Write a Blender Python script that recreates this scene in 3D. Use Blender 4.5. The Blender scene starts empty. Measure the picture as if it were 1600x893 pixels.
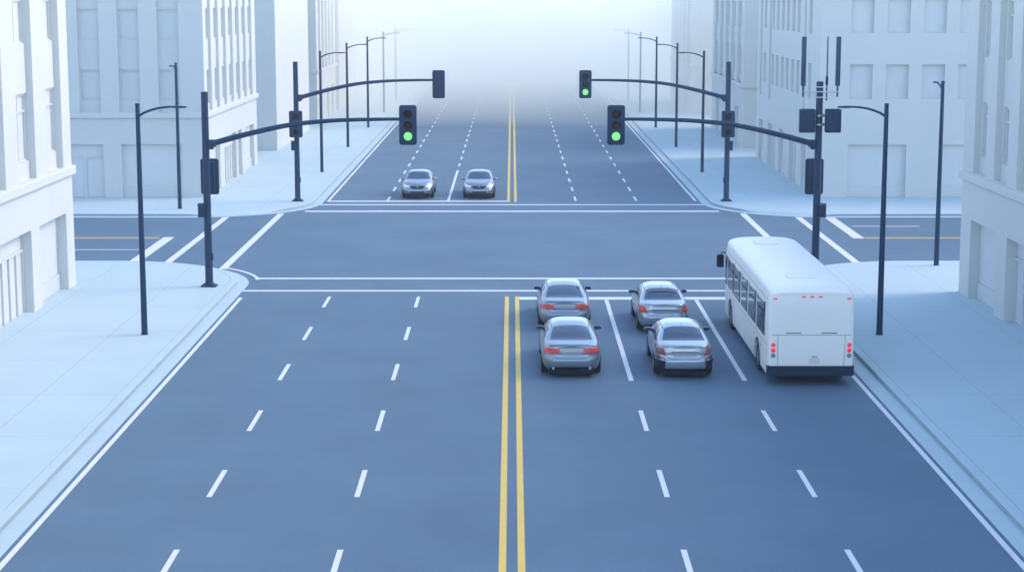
import bpy, bmesh, math, random
import numpy as np
from mathutils import Vector, Matrix
from mathutils.bvhtree import BVHTree
random.seed(4)
R = math.radians
S = bpy.context.scene
COL = S.collection
PI = math.pi

# ------------------------------------------------------------------ camera
CAM_H, CAM_PITCH = 11.554, 9.061
cam = bpy.data.objects.new('camera', bpy.data.cameras.new('camera'))
COL.objects.link(cam)
cam.location = (0, 0, CAM_H)
cam.rotation_euler = (R(90 - CAM_PITCH), 0, 0)
cam.data.sensor_width = 36
cam.data.lens = 64.125
cam.data.clip_start = 0.5
cam.data.clip_end = 9000
S.camera = cam

# ------------------------------------------------------------------ light
SUN_EL, SUN_AZ = R(40), math.atan2(1.0, 0.30)      # azimuth clockwise from +Y
world = bpy.data.worlds.new('World')
S.world = world
world.use_nodes = True
wn = world.node_tree
bg = wn.nodes['Background']
sky = wn.nodes.new('ShaderNodeTexSky')
sky.sky_type = 'NISHITA'
sky.sun_disc = False
sky.sun_elevation = SUN_EL
sky.sun_rotation = SUN_AZ
sky.air_density = 1.0
sky.dust_density = 0.55
sky.ozone_density = 0.3
wn.links.new(sky.outputs[0], bg.inputs[0])
bg.inputs[1].default_value = 0.15
sl = bpy.data.lights.new('sun', 'SUN')
sl.energy = 0.50
sl.angle = R(24)
sl.color = (1.0, 0.72, 0.40)
sun = bpy.data.objects.new('sun', sl)
COL.objects.link(sun)
to_sun = Vector((math.sin(SUN_AZ) * math.cos(SUN_EL), math.cos(SUN_AZ) * math.cos(SUN_EL), math.sin(SUN_EL)))
sun.rotation_euler = to_sun.to_track_quat('Z', 'Y').to_euler()
S.view_settings.view_transform = 'Standard'
S.view_settings.look = 'None'
S.view_settings.gamma = 1
S.view_settings.use_curve_mapping = False
S.view_settings.exposure = 1.6
S.cycles.volume_bounces = 16
S.cycles.max_bounces = 20
S.cycles.use_denoising = True
HAZE_DENSITY = 0.00045
FOG_DENSITY = 0.038
HAZE_COLOR = (1.0, 0.972, 0.915)

# ------------------------------------------------------------------ materials
def mat(name, color, rough=0.6, metal=0.0, noise=0.0, nscale=1.0, coat=0.0, emit=None, estr=0.0, bump=0.0, bscale=60, spec=0.5):
    m = bpy.data.materials.new(name)
    m.use_nodes = True
    t = m.node_tree
    b = t.nodes['Principled BSDF']
    b.inputs['Base Color'].default_value = (*color, 1)
    b.inputs['Roughness'].default_value = rough
    b.inputs['Metallic'].default_value = metal
    b.inputs['Coat Weight'].default_value = coat
    b.inputs['Coat Roughness'].default_value = 0.08
    b.inputs['Specular IOR Level'].default_value = spec
    if emit:
        b.inputs['Emission Color'].default_value = (*emit, 1)
        b.inputs['Emission Strength'].default_value = estr
    if noise:
        co = t.nodes.new('ShaderNodeTexCoord')
        n = t.nodes.new('ShaderNodeTexNoise')
        n.inputs['Scale'].default_value = nscale
        n.inputs['Detail'].default_value = 6
        n.inputs['Roughness'].default_value = 0.65
        t.links.new(co.outputs['Object'], n.inputs['Vector'])
        r = t.nodes.new('ShaderNodeMapRange')
        r.inputs['From Min'].default_value = 0.3
        r.inputs['From Max'].default_value = 0.7
        r.inputs['To Min'].default_value = 1 - noise
        r.inputs['To Max'].default_value = 1 + noise
        t.links.new(n.outputs['Fac'], r.inputs['Value'])
        mx = t.nodes.new('ShaderNodeVectorMath')
        mx.operation = 'SCALE'
        mx.inputs[0].default_value = color
        t.links.new(r.outputs[0], mx.inputs['Scale'])
        t.links.new(mx.outputs[0], b.inputs['Base Color'])
    if bump:
        co = t.nodes.new('ShaderNodeTexCoord')
        n = t.nodes.new('ShaderNodeTexNoise')
        n.inputs['Scale'].default_value = bscale
        n.inputs['Detail'].default_value = 3
        t.links.new(co.outputs['Object'], n.inputs['Vector'])
        bp = t.nodes.new('ShaderNodeBump')
        bp.inputs['Strength'].default_value = bump
        bp.inputs['Distance'].default_value = 0.02
        t.links.new(n.outputs['Fac'], bp.inputs['Height'])
        t.links.new(bp.outputs[0], b.inputs['Normal'])
    return m

ASPHALT = mat("asphalt", (0.098, 0.168, 0.240), 0.75, noise=0.10, nscale=0.22, bump=0.15, bscale=40, spec=0.3)
WHITE_PAINT = mat('white_road_paint', (0.70, 0.71, 0.72), 0.6, noise=0.05, nscale=2.5)
YELLOW_PAINT = mat('yellow_road_paint', (0.76, 0.51, 0.085), 0.6, noise=0.05, nscale=2.5)
GROUND = mat('pale_ground', (0.62, 0.68, 0.74), 0.9, noise=0.04, nscale=0.05)
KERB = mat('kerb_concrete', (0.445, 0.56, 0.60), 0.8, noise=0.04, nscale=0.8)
KERB_FACE = mat('kerb_face_painted_shade', (0.29, 0.37, 0.41), 0.85, noise=0.08, nscale=1.5)  # darker than the kerb top: shade of the upright face put into the colour
WALL = mat('white_plaster', (0.60, 0.605, 0.59), 0.8, noise=0.015, nscale=0.5)
PANE = mat('pale_pane', (0.62, 0.635, 0.64), 0.6, noise=0.02, nscale=0.7)
FRAME = mat('white_frame', (0.60, 0.605, 0.59), 0.6)
POLE = mat('blue_grey_metal', (0.007, 0.039, 0.095), 0.55, metal=0.0, spec=0.25, noise=0.06, nscale=3)
HOUSING = mat('signal_housing', (0.006, 0.034, 0.085), 0.6, spec=0.25, noise=0.10, nscale=9)
CLAMP = mat('galvanised_clamp', (0.55, 0.60, 0.66), 0.35, metal=0.7)
RED_OFF = mat('unlit_red_lens', (0.014, 0.005, 0.005), 0.5, spec=0.15)
AMBER_OFF = mat('unlit_amber_lens', (0.009, 0.006, 0.004), 0.5, spec=0.15)
GREEN_OFF = mat('unlit_green_lens', (0.004, 0.007, 0.009), 0.5, spec=0.15)
GREEN_ON = mat('lit_green_lens', (0.03, 0.20, 0.04), 0.3, emit=(0.26, 1.0, 0.30), estr=0.33)
RUBBER = mat('tyre_rubber', (0.010, 0.012, 0.018), 0.8)
RIM = mat('alloy_rim', (0.35, 0.38, 0.44), 0.35, metal=0.8)
DARK = mat('black_trim', (0.005, 0.011, 0.028), 0.65, spec=0.25)
SEAM = mat('panel_gap', (0.05, 0.07, 0.10), 0.6)
PAINT = mat('silver_car_paint', (0.305, 0.345, 0.405), 0.30, metal=0.75, coat=0.5)
PAINT2 = mat('light_silver_car_paint', (0.42, 0.46, 0.51), 0.30, metal=0.7, coat=0.5)
GLASS = mat('tinted_car_glass', (0.024, 0.058, 0.110), 0.10, coat=0.4)
TAIL = mat('red_tail_lens', (0.50, 0.014, 0.010), 0.3, coat=0.2, emit=(1.0, 0.03, 0.02), estr=0.08)
TAIL_DIM = mat('dim_red_tail_lens', (0.30, 0.030, 0.040), 0.25, coat=0.4, emit=(1.0, 0.04, 0.05), estr=0.02)
TAIL_GREY = mat('smoked_tail_lens', (0.14, 0.11, 0.14), 0.25, coat=0.4)
HEADLAMP = mat('clear_headlamp', (0.80, 0.84, 0.90), 0.15, coat=0.6)
CHROME = mat('bright_trim', (0.62, 0.66, 0.72), 0.2, metal=0.8)
PLATE = mat('plate_recess', (0.34, 0.40, 0.47), 0.4, metal=0.3)
BUS = mat('white_bus_paint', (0.91, 0.88, 0.82), 0.5, coat=0.05)
BUS_GLASS = mat('bus_glass', (0.022, 0.046, 0.088), 0.08, coat=0.3)
BUS_RED = mat('bus_red_lens', (0.55, 0.02, 0.05), 0.25, emit=(1.0, 0.03, 0.08), estr=0.16)
BUS_GREY = mat('bus_grey_lens', (0.20, 0.25, 0.33), 0.25)
ANTENNA = mat('antenna_radome', (0.018, 0.048, 0.125), 0.5)

def pavement_material():
    m = mat('pavement_concrete', (0.445, 0.56, 0.60), 0.85)
    t = m.node_tree
    b = t.nodes['Principled BSDF']
    co = t.nodes.new('ShaderNodeTexCoord')
    sp = t.nodes.new('ShaderNodeSeparateXYZ')
    t.links.new(co.outputs['Object'], sp.inputs[0])
    def math_(op, a, v=None, v2=None):
        n = t.nodes.new('ShaderNodeMath')
        n.operation = op
        if isinstance(a, (int, float)):
            n.inputs[0].default_value = a
        else:
            t.links.new(a, n.inputs[0])
        if v is not None:
            if isinstance(v, (int, float)):
                n.inputs[1].default_value = v
            else:
                t.links.new(v, n.inputs[1])
        if v2 is not None:
            n.inputs[2].default_value = v2
        return n.outputs[0]
    ax = math_('ABSOLUTE', sp.outputs[0])
    l1 = math_('COMPARE', ax, 13.65, 0.012)
    l2 = math_('COMPARE', ax, 16.92, 0.012)
    yy = math_('SUBTRACT', sp.outputs[1], 61.7)
    py = math_('PINGPONG', yy, 2.525)
    l3 = math_('COMPARE', py, 0.0, 0.014)
    l = math_('MAXIMUM', math_('MAXIMUM', l1, l2), l3)
    n = t.nodes.new('ShaderNodeTexNoise')
    n.inputs['Scale'].default_value = 0.35
    n.inputs['Detail'].default_value = 5
    t.links.new(co.outputs['Object'], n.inputs['Vector'])
    r = t.nodes.new('ShaderNodeMapRange')
    r.inputs['From Min'].default_value = 0.3
    r.inputs['From Max'].default_value = 0.7
    r.inputs['To Min'].default_value = 0.97
    r.inputs['To Max'].default_value = 1.03
    t.links.new(n.outputs['Fac'], r.inputs['Value'])
    k = math_('MULTIPLY', r.outputs[0], math_('SUBTRACT', 1.0, math_('MULTIPLY', l, 0.30)))
    mx = t.nodes.new('ShaderNodeVectorMath')
    mx.operation = 'SCALE'
    mx.inputs[0].default_value = (0.445, 0.56, 0.60)
    t.links.new(k, mx.inputs['Scale'])
    t.links.new(mx.outputs[0], b.inputs['Base Color'])
    return m
PAVEMENT = pavement_material()

# ------------------------------------------------------------------ mesh helpers
class MB:
    """collects verts and faces for ONE mesh object"""
    def __init__(s):
        s.v, s.f = [], []
    def add(s, vs, fs):
        o = len(s.v)
        s.v += [tuple(p) for p in vs]
        s.f += [tuple(i + o for i in q) for q in fs]
        return s
    def quad(s, a, b, c, d):
        return s.add([a, b, c, d], [(0, 1, 2, 3)])
    def box(s, x0, x1, y0, y1, z0, z1):
        return s.add([(x, y, z) for z in (z0, z1) for y in (y0, y1) for x in (x0, x1)],
                     [(0, 2, 3, 1), (4, 5, 7, 6), (0, 1, 5, 4), (2, 6, 7, 3), (0, 4, 6, 2), (1, 3, 7, 5)])
    def prism(s, poly, z0, z1, axis='z'):
        n = len(poly)
        f = {'z': lambda p, h: (p[0], p[1], h), 'y': lambda p, h: (p[0], h, p[1]), 'x': lambda p, h: (h, p[0], p[1])}[axis]
        vs = [f(p, z0) for p in poly] + [f(p, z1) for p in poly]
        fs = [tuple(range(n))[::-1], tuple(range(n, 2 * n))] + [(i, (i + 1) % n, n + (i + 1) % n, n + i) for i in range(n)]
        return s.add(vs, fs)
    def tube(s, pts, rad, n=12, cap=True):
        pts = [Vector(p) for p in pts]
        rad = rad if isinstance(rad, (list, tuple)) else [rad] * len(pts)
        vs, up = [], None
        for i, p in enumerate(pts):
            d = (pts[min(i + 1, len(pts) - 1)] - pts[max(i - 1, 0)]).normalized()
            if up is None:
                up = Vector((0, 0, 1)) if abs(d.z) < 0.9 else Vector((0, 1, 0))
            a = d.cross(up).normalized()
            b = a.cross(d).normalized()
            vs += [p + (a * math.cos(2 * PI * k / n) + b * math.sin(2 * PI * k / n)) * rad[i] for k in range(n)]
        m = len(pts)
        fs = [(i * n + k, i * n + (k + 1) % n, (i + 1) * n + (k + 1) % n, (i + 1) * n + k) for i in range(m - 1) for k in range(n)]
        if cap:
            fs += [tuple(range(n))[::-1], tuple(range((m - 1) * n, m * n))]
        return s.add(vs, fs)
    def lathe(s, prof, center, axis, n=28):
        """profile of (radius, along axis) turned round an axis"""
        c = Vector(center)
        ax = Vector(axis).normalized()
        u = ax.cross(Vector((0, 0, 1)) if abs(ax.z) < 0.9 else Vector((0, 1, 0))).normalized()
        w = ax.cross(u)
        vs = []
        for r, h in prof:
            vs += [c + ax * h + (u * math.cos(2 * PI * k / n) + w * math.sin(2 * PI * k / n)) * max(r, 1e-4) for k in range(n)]
        fs = [(i * n + k, i * n + (k + 1) % n, (i + 1) * n + (k + 1) % n, (i + 1) * n + k) for i in range(len(prof) - 1) for k in range(n)]
        return s.add(vs, fs)
    def grid(s, rows):
        n = len(rows[0])
        vs = [p for r in rows for p in r]
        return s.add(vs, [(i * n + k, i * n + k + 1, (i + 1) * n + k + 1, (i + 1) * n + k) for i in range(len(rows) - 1) for k in range(n - 1)])
    def build(s, name, m, parent=None, loc=None, smooth=None, bevel=0.0, bseg=2, weld=1e-4):
        me = bpy.data.meshes.new(name)
        me.from_pydata(s.v, [], s.f)
        bm = bmesh.new()
        bm.from_mesh(me)
        if weld:
            bmesh.ops.remove_doubles(bm, verts=bm.verts, dist=weld)
        bmesh.ops.recalc_face_normals(bm, faces=bm.faces)
        if bevel:
            es = [e for e in bm.edges if len(e.link_faces) == 2 and e.calc_face_angle(0) > R(35)]
            bmesh.ops.bevel(bm, geom=es, offset=bevel, segments=bseg, affect='EDGES', profile=0.5, clamp_overlap=True)
        if smooth is not None:
            for f in bm.faces:
                f.smooth = True
            for e in bm.edges:
                if len(e.link_faces) == 2 and e.calc_face_angle(0) > R(smooth):
                    e.smooth = False
        bm.to_mesh(me)
        bm.free()
        me.materials.append(m)
        o = bpy.data.objects.new(name, me)
        COL.objects.link(o)
        if parent:
            o.parent = parent
        if loc:
            o.location = loc
        return o

def thing(name, label, cat, loc=(0, 0, 0), rz=0, group=None):
    o = bpy.data.objects.new(name, None)
    o.empty_display_size = 0.3
    COL.objects.link(o)
    o.location = loc
    o.rotation_euler = (0, 0, rz)
    o['label'], o['category'] = label, cat
    if group:
        o['group'] = group
    return o

def structure(o, label=None):
    o['kind'] = 'structure'
    if label:
        o['label'] = label
    return o

def copy_thing(src, loc, rz, label, group=None):
    def cp(o, parent):
        c = o.copy()
        COL.objects.link(c)
        c.parent = parent
        for ch in list(o.children):
            cp(ch, c)
        return c
    r = cp(src, None)
    r.location = loc
    r.rotation_euler = (0, 0, rz)
    r['label'] = label
    if group:
        r['group'] = group
    return r

# ------------------------------------------------------------------ ground, road, pavement
FAR_END = 236.0
g = MB()
ang = [2 * PI * k / 96 for k in range(96)]
g.add([(3200 * math.cos(a), 3200 * math.sin(a), -0.03) for a in ang], [tuple(range(96))])
structure(g.build('ground', GROUND), 'pale concrete ground reaching to the misty horizon')

road = MB()
road.quad((-11.3, -30, 0), (11.3, -30, 0), (11.3, 72, 0), (-11.3, 72, 0))
road.quad((-11.3, 102.2, 0), (11.3, 102.2, 0), (11.3, FAR_END, 0), (-11.3, FAR_END, 0))
road.quad((-140, 72, 0), (140, 72, 0), (140, 102.2, 0), (-140, 102.2, 0))
road = structure(road.build('road', ASPHALT, weld=0), 'blue grey asphalt avenue crossed by a side street')

def strip(m, x0, x1, y0, y1, z=0.004):
    return m.quad((x0, y0, z), (x1, y0, z), (x1, y1, z), (x0, y1, z))

def marking(name, m, material):
    o = m.build(name, material, road, weld=0)
    return o
yl = MB()
for sx in (-1, 1):
    for a, b in ((-25, 69.85), (102.55, FAR_END - 2)):
        c = sx * 0.196
        strip(yl, c - 0.077, c + 0.077, a, b)
marking('yellow_centre_line', yl, YELLOW_PAINT)
yc = MB()
for x0, x1 in ((-135, -16.95), (16.98, 135)):
    for dy in (-0.13, 0.13):
        strip(yc, x0, x1, 87.1 + dy - 0.075, 87.1 + dy + 0.075)
marking('yellow_cross_street_line', yc, YELLOW_PAINT)
ed = MB()
for sx in (-1, 1):
    strip(ed, sx * 10.48 - 0.07, sx * 10.48 + 0.07, -25, 69.6)
    strip(ed, sx * 10.42 - 0.07, sx * 10.42 + 0.07, 102.75 if sx < 0 else 103.0, FAR_END - 2)
marking('white_edge_line', ed, WHITE_PAINT)
da = MB()
for sx in (-1, 1):
    for lane in (3.62, 7.07):
        y = 67.35
        while y > -25:
            if not (sx > 0 and y > 52):
                strip(da, sx * lane - 0.064, sx * lane + 0.064, y, y + 2.45)
            y -= 6.53
        y = 103.1
        while y < FAR_END - 4:
            if not (sx < 0 and lane < 4 and y < 121):
                strip(da, sx * lane - 0.064, sx * lane + 0.064, y, y + 2.25)
            y += 5.28
marking('white_lane_dash', da, WHITE_PAINT)
so = MB()
for lane in (3.62, 7.07):
    strip(so, lane - 0.075, lane + 0.075, 54.2, 69.05)
strip(so, -3.62 - 0.075, -3.62 + 0.075, 103.2, 121.4)
marking('white_solid_lane_line', so, WHITE_PAINT)
st = MB()
strip(st, 0.28, 10.3, 69.10, 69.72)
strip(st, -10.35, -0.28, 102.62, 103.16)
strip(st, -16.82, -16.30, 79.3, 87.4)
strip(st, 16.42, 16.95, 86.95, 95.15)
marking('white_stop_line', st, WHITE_PAINT)
cw = MB()
strip(cw, -10.8, 10.8, 71.08, 71.40)
strip(cw, -10.6, 10.6, 74.22, 74.58)
strip(cw, -10.7, 10.7, 100.95, 101.38)
strip(cw, -11.2, 11.2, 97.76, 98.3)
for sx in (-1, 1):
    strip(cw, sx * 12.35 - 0.17, sx * 12.35 + 0.17, 77.0, 97.0)
    strip(cw, sx * 15.06 - 0.17, sx * 15.06 + 0.17, 78.5, 95.4)
    # the curved piece that leads the crossing line round the kerb
    pts = []
    for k in range(13):
        a = R(10 + 36 * k / 12)
        pts.append((-sx * -1 * (17.15 - 6.78 * math.cos(a)), 72.9 + 6.78 * math.sin(a) * 0.92))
    for (xa, ya), (xb, yb) in zip(pts, pts[1:]):
        cw.quad((xa, ya, 0.0045), (xb, yb, 0.0045), (xb - sx * 0.09, yb + 0.17, 0.0045), (xa - sx * 0.09, ya + 0.17, 0.0045))
marking('white_crossing_line', cw, WHITE_PAINT)
cl = MB()
strip(cl, -135, -16.9, 82.92, 83.08)
strip(cl, 17.2, 20.6, 91.45, 91.65)
marking('white_side_street_line', cl, WHITE_PAINT)

def quadrant_path(sx, sy):
    """kerb face line of one block, as points with the outward (pavement-side) normal"""
    cxx, cyy, r = 17.15, (72.45 if sy < 0 else 101.74), 6.04
    pts = []
    y_end = -30 if sy < 0 else FAR_END
    n0 = 30
    for k in range(n0):
        pts.append(((cxx - r) * sx, y_end + (cyy - y_end) * k / n0, sx, 0, -1))
    for k in range(25):
        a = PI / 2 * k / 24
        nx, ny = math.cos(a), -math.sin(a) if sy < 0 else math.sin(a)
        X, Y = cxx - r * math.cos(a), cyy + (r * math.sin(a) if sy < 0 else -r * math.sin(a))
        pts.append((X * sx, Y, nx * sx, ny, k / 24))
    ye = cyy + (r if sy < 0 else -r)
    for k in range(1, 16):
        pts.append((sx * (cxx + (140 - cxx) * k / 15), ye, 0, -1 if sy < 0 else 1, -1))
    return pts

for sx in (-1, 1):
    for sy in (-1, 1):
        P = quadrant_path(sx, sy)
        rows, face, topr = [], [], []
        for (x, y, nx, ny, q) in P:
            h = 0.15
            if sy > 0 and q >= 0:
                d = min(1.0, max(0.0, (abs(q - 0.70) - 0.16) / 0.16))
                h = 0.035 + 0.115 * (d * d * (3 - 2 * d))
            e = min(0.012, h * 0.2)
            for dst, prof in ((rows, ((-0.46, -0.01), (-0.46, 0.008), (-0.002, 0.016))), (face, ((-0.002, 0.016), (0.012, h - e))),
                              (topr, ((0.012, h - e), (0.026, h), (0.285, 0.15), (0.285, -0.01)))):
                dst.append([(x + nx * o, y + ny * o, z) for o, z in prof])
        mb = MB().grid(rows)
        side = ('left' if sx < 0 else 'right')
        kb = structure(mb.grid(topr).build('kerb', KERB, smooth=30), 'pale concrete kerb and gutter on the %s %s corner' % (('near' if sy < 0 else 'far'), side))
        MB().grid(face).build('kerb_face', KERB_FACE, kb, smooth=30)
        pv = MB()
        line = [(x + nx * 0.30, y + ny * 0.30) for x, y, nx, ny, q in P]
        poly = line + [(sx * 140, -30 if sy < 0 else FAR_END)]
        pv.prism(poly, -0.02, 0.15)
        structure(pv.build('pavement', PAVEMENT, weld=0), 'pale jointed concrete pavement on the %s %s corner' % (('near' if sy < 0 else 'far'), side))

# ------------------------------------------------------------------ buildings
def relief(wall, origin, u, n, us, zs, depth):
    """wall surface with real recesses: cell (i,j) lies depth[i][j] behind the facade plane"""
    O, U, N = Vector(origin), Vector(u), Vector(n)
    def pt(a, z, d):
        return O + U * a + Vector((0, 0, z)) - N * d
    nu, nz = len(us) - 1, len(zs) - 1
    for i in range(nu):
        for j in range(nz):
            d = depth[i][j]
            wall.quad(pt(us[i], zs[j], d), pt(us[i + 1], zs[j], d), pt(us[i + 1], zs[j + 1], d), pt(us[i], zs[j + 1], d))
            if i + 1 < nu and depth[i + 1][j] != d:
                e = depth[i + 1][j]
                wall.quad(pt(us[i + 1], zs[j], d), pt(us[i + 1], zs[j], e), pt(us[i + 1], zs[j + 1], e), pt(us[i + 1], zs[j + 1], d))
            if j + 1 < nz and depth[i][j + 1] != d:
                e = depth[i][j + 1]
                wall.quad(pt(us[i], zs[j + 1], d), pt(us[i + 1], zs[j + 1], d), pt(us[i + 1], zs[j + 1], e), pt(us[i], zs[j + 1], e))

def facade(root, wall, origin, u, n, length, height, holes):
    """holes: (u0, u1, z0, z1, depth, kind) - later holes overwrite earlier ones; kind 'window', 'shop', 'door' or None"""
    us = sorted({0.0, length} | {h[0] for h in holes} | {h[1] for h in holes})
    zs = sorted({0.15, height} | {h[2] for h in holes} | {h[3] for h in holes})
    depth = [[0.0] * (len(zs) - 1) for _ in range(len(us) - 1)]
    for h in holes:
        for i in range(len(us) - 1):
            for j in range(len(zs) - 1):
                if us[i] >= h[0] - 1e-6 and us[i + 1] <= h[1] + 1e-6 and zs[j] >= h[2] - 1e-6 and zs[j + 1] <= h[3] + 1e-6:
                    depth[i][j] = h[4]
    relief(wall, origin, u, n, us, zs, depth)
    O, U, N = Vector(origin), Vector(u), Vector(n)
    def bar(mb, a0, a1, z0, z1, d0, d1):
        c = []
        for d in (d0, d1):
            for a, z in ((a0, z0), (a1, z0), (a1, z1), (a0, z1)):
                c.append(O + U * a + Vector((0, 0, z)) - N * d)
        mb.add(c, [(0, 1, 2, 3), (7, 6, 5, 4), (0, 4, 5, 1), (1, 5, 6, 2), (2, 6, 7, 3), (3, 7, 4, 0)])
    for (a0, a1, z0, z1, d, kind) in holes:
        if kind is None or z0 > 11.8:
            continue
        e = 0.003
        if kind in ('window', 'sash', 'plain_window'):
            pane = MB()
            bar(pane, a0 + e, a1 - e, z0 + e, z1 - e, d - 0.03, d - 0.004)
            w = pane.build('window', PANE, root)
            fr = MB()
            t = 0.09
            bar(fr, a0 + e, a0 + t, z0 + e, z1 - e, d - 0.10, d - 0.034)
            bar(fr, a1 - t, a1 - e, z0 + e, z1 - e, d - 0.10, d - 0.034)
            bar(fr, a0 + t, a1 - t, z1 - t, z1 - e, d - 0.10, d - 0.034)
            bar(fr, a0 + t, a1 - t, z0 + e, z0 + 0.06, d - 0.10, d - 0.034)
            if kind == 'sash':
                zm = z0 + (z1 - z0) * 0.735
                bar(fr, a0 + t, a1 - t, zm - 0.035, zm + 0.035, d - 0.10, d - 0.034)
                am = a0 + (a1 - a0) * 0.32
                bar(fr, am - 0.035, am + 0.035, z0 + 0.06, zm - 0.035, d - 0.098, d - 0.034)
                bar(fr, am - 0.035, am + 0.035, zm + 0.035, z1 - t, d - 0.098, d - 0.034)
            fr.build('frame', FRAME, w)
        elif kind == 'shop':
            pane = MB()
            bar(pane, a0 + e, a1 - e, z0 + 0.62, z1 - e, d - 0.03, d - 0.004)
            w = pane.build('shop_window', PANE, root)
            ri = MB()
            bar(ri, a0 + e, a1 - e, z0 + e, z0 + 0.617, d - 0.10, d - 0.004)
            ri.build('stall_riser', FRAME, w)
        elif kind == 'door':
            zt = z0 + (z1 - z0) * 0.74
            pane = MB()
            bar(pane, a0 + e, a1 - e, z0 + e, z1 - e, d - 0.03, d - 0.004)
            w = pane.build('door', PANE, root)
            fr = MB()
            bar(fr, a0 + e, a1 - e, zt, zt + 0.10, d - 0.11, d - 0.034)
            k = max(2, round((a1 - a0) / 0.95))
            for q in range(k + 1):
                am = a0 + 0.04 + (a1 - a0 - 0.08) * q / k
                bar(fr, max(am - 0.05, a0 + e), min(am + 0.05, a1 - e), z0 + e, zt - e, d - 0.10, d - 0.034)
            fr.build('door_frame', FRAME, w)

def building(label, sx, y0, y1, height, street, front=None, cornice=None, near_face=True, width=26.0, front_cornice=True):
    """street: holes of the facade along the avenue (u runs away from the camera);
    front: holes of the face turned to the camera (u runs away from the avenue)"""
    XF = 17.4
    root = thing('white_building', label, 'building', (sx * (XF + width / 2), (y0 + y1) / 2, 0.15), 0, 'white buildings lining the avenue')
    c = Vector(root.location)
    wall = MB()
    def L(x, y, z=0):
        return Vector((x, y, z)) - Vector((c.x, c.y, c.z))
    facade(root, wall, L(sx * XF, y0), (0, 1, 0), (-sx, 0, 0), y1 - y0, height, street)
    facade(root, wall, L(sx * XF, y0), (sx, 0, 0), (0, -1, 0), width, height, front or [])
    a, b = sx * XF, sx * (XF + width)
    wall.quad(L(a, y1, 0.15), L(b, y1, 0.15), L(b, y1, height), L(a, y1, height))
    wall.quad(L(b, y0, 0.15), L(b, y1, 0.15), L(b, y1, height), L(b, y0, height))
    wall.build('wall', WALL, root, weld=0)
    rf = MB()
    xs = sorted((a, b))
    p0, p1 = L(xs[0], y0, height), L(xs[1], y1, height)
    rf.box(p0.x - 0.12, p1.x + 0.12, p0.y - 0.12, p1.y + 0.12, p0.z + 0.003, p0.z + 0.5)
    rf.build('roof', WALL, root)
    if cornice:
        z0, z1 = cornice
        q = 0.16
        m = MB()
        p0, p1 = L(xs[0], y0, z0), L(xs[1], y1, z1)
        yn = p0.y - q if front_cornice else p0.y + 0.4
        poly = [(p0.x - q, yn), (p1.x + q, yn), (p1.x + q, p1.y + 0.10), (p0.x - q, p1.y + 0.10)]
        m.prism(poly, p0.z, p1.z)
        m.build('cornice', WALL, root, bevel=0.03, bseg=1)
    return root

FL = 3.39
def bays(starts, width, ztop, cor, rows, kind='window', d1=0.22, d2=0.40, inset=0.0):
    h = []
    for s in starts:
        h.append((s, s + width, cor, ztop, d1, None))
        for (z0, z1) in rows:
            h.append((s + inset, s + width, z0, z1, d2, kind))
    return h

ROWS = [(5.60, 8.04), (9.62, 11.62), (13.0, 15.0)]
# near left: corner at Y 71.9, runs back past the camera
L1_0, L1_1 = 20.0, 71.9
st_ = []
k = 0
while 70.6 - 4.05 * k - 2.35 > 24:
    a = 70.6 - 4.05 * k - 2.35 - L1_0
    st_.append((a, a + 2.35, 4.93, 12.0, 0.24, None))
    for (z0, z1) in ((5.60, 8.04), (9.83, 11.9)):
        st_.append((a + 0.82, a + 2.35, z0, z1, 0.42, 'sash'))
    k += 1
for (a, b, kind) in ((66.7, 70.7, 'shop'), (60.9, 65.5, 'door'), (55.5, 59.6, 'shop'), (49, 53.8, 'door'), (42, 47, 'shop'), (35, 40, 'door')):
    st_.append((a - L1_0, b - L1_0, 0.15, 3.15, 0.42, kind))
building('near left white building with tall cross-barred windows above a ledge', -1, L1_0, L1_1, 12.3, st_, None, (4.57, 4.92))

# near right
R1_0, R1_1 = 20.0, 70.2
st_ = []
k = 0
while 68.66 - 2.96 * k - 1.75 > 24:
    a = 68.66 - 2.96 * k - 1.75 - R1_0
    st_.append((a, a + 1.75, 4.93, 12.0, 0.24, None))
    for (z0, z1) in ((5.56, 7.60), (9.27, 11.4)):
        st_.append((a + 0.35, a + 1.55, z0, z1, 0.42, 'sash'))
    k += 1
for (a, b, kind) in ((65.0, 68.7, 'shop'), (59.4, 63.6, 'door'), (54, 58, 'shop'), (48, 52.5, 'door'), (42, 46.5, 'shop'), (35, 40, 'door')):
    st_.append((a - R1_0, b - R1_0, 0.15, 3.13, 0.42, kind))
building('near right white building in shade with narrow windows above a ledge', 1, R1_0, R1_1, 12.3, st_, None, (4.57, 4.90))

# far left of the crossing
W2 = 25.0
fr_ = []
for k in range(6):
    a = 18.78 + 2.245 * k - 17.4
    fr_.append((a, a + 1.22, 4.96, 12.2, 0.22, None))
    for (z0, z1) in ((5.67, 7.37), (9.06, 10.75)):
        fr_.append((a, a + 1.20, z0, z1, 0.38, 'window'))
fr_ += [(1.36, 4.80, 0.15, 3.17, 0.28, 'shop'), (5.82, 8.0, 0.15, 3.17, 0.28, 'door'), (9.0, 12.4, 0.15, 3.17, 0.28, 'shop')]
st_ = []
for k in range(7):
    a = 104.55 + 2.78 * k - 103.6
    st_.append((a, a + 1.70, 4.96, 12.2, 0.16, None))
    for (z0, z1) in ((5.38, 7.28), (9.05, 10.78)):
        st_.append((a + 0.15, a + 1.70, z0, z1, 0.34, 'plain_window'))
st_ += [(119.0 - 103.6, 123.1 - 103.6, 0.15, 3.0, 0.30, 'shop'), (115.9 - 103.6, 117.5 - 103.6, 0.15, 3.03, 0.30, None),
        (110.2 - 103.6, 115.1 - 103.6, 0.15, 3.05, 0.30, 'door'), (105.4 - 103.6, 108.7 - 103.6, 0.15, 3.05, 0.30, 'shop')]
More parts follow.
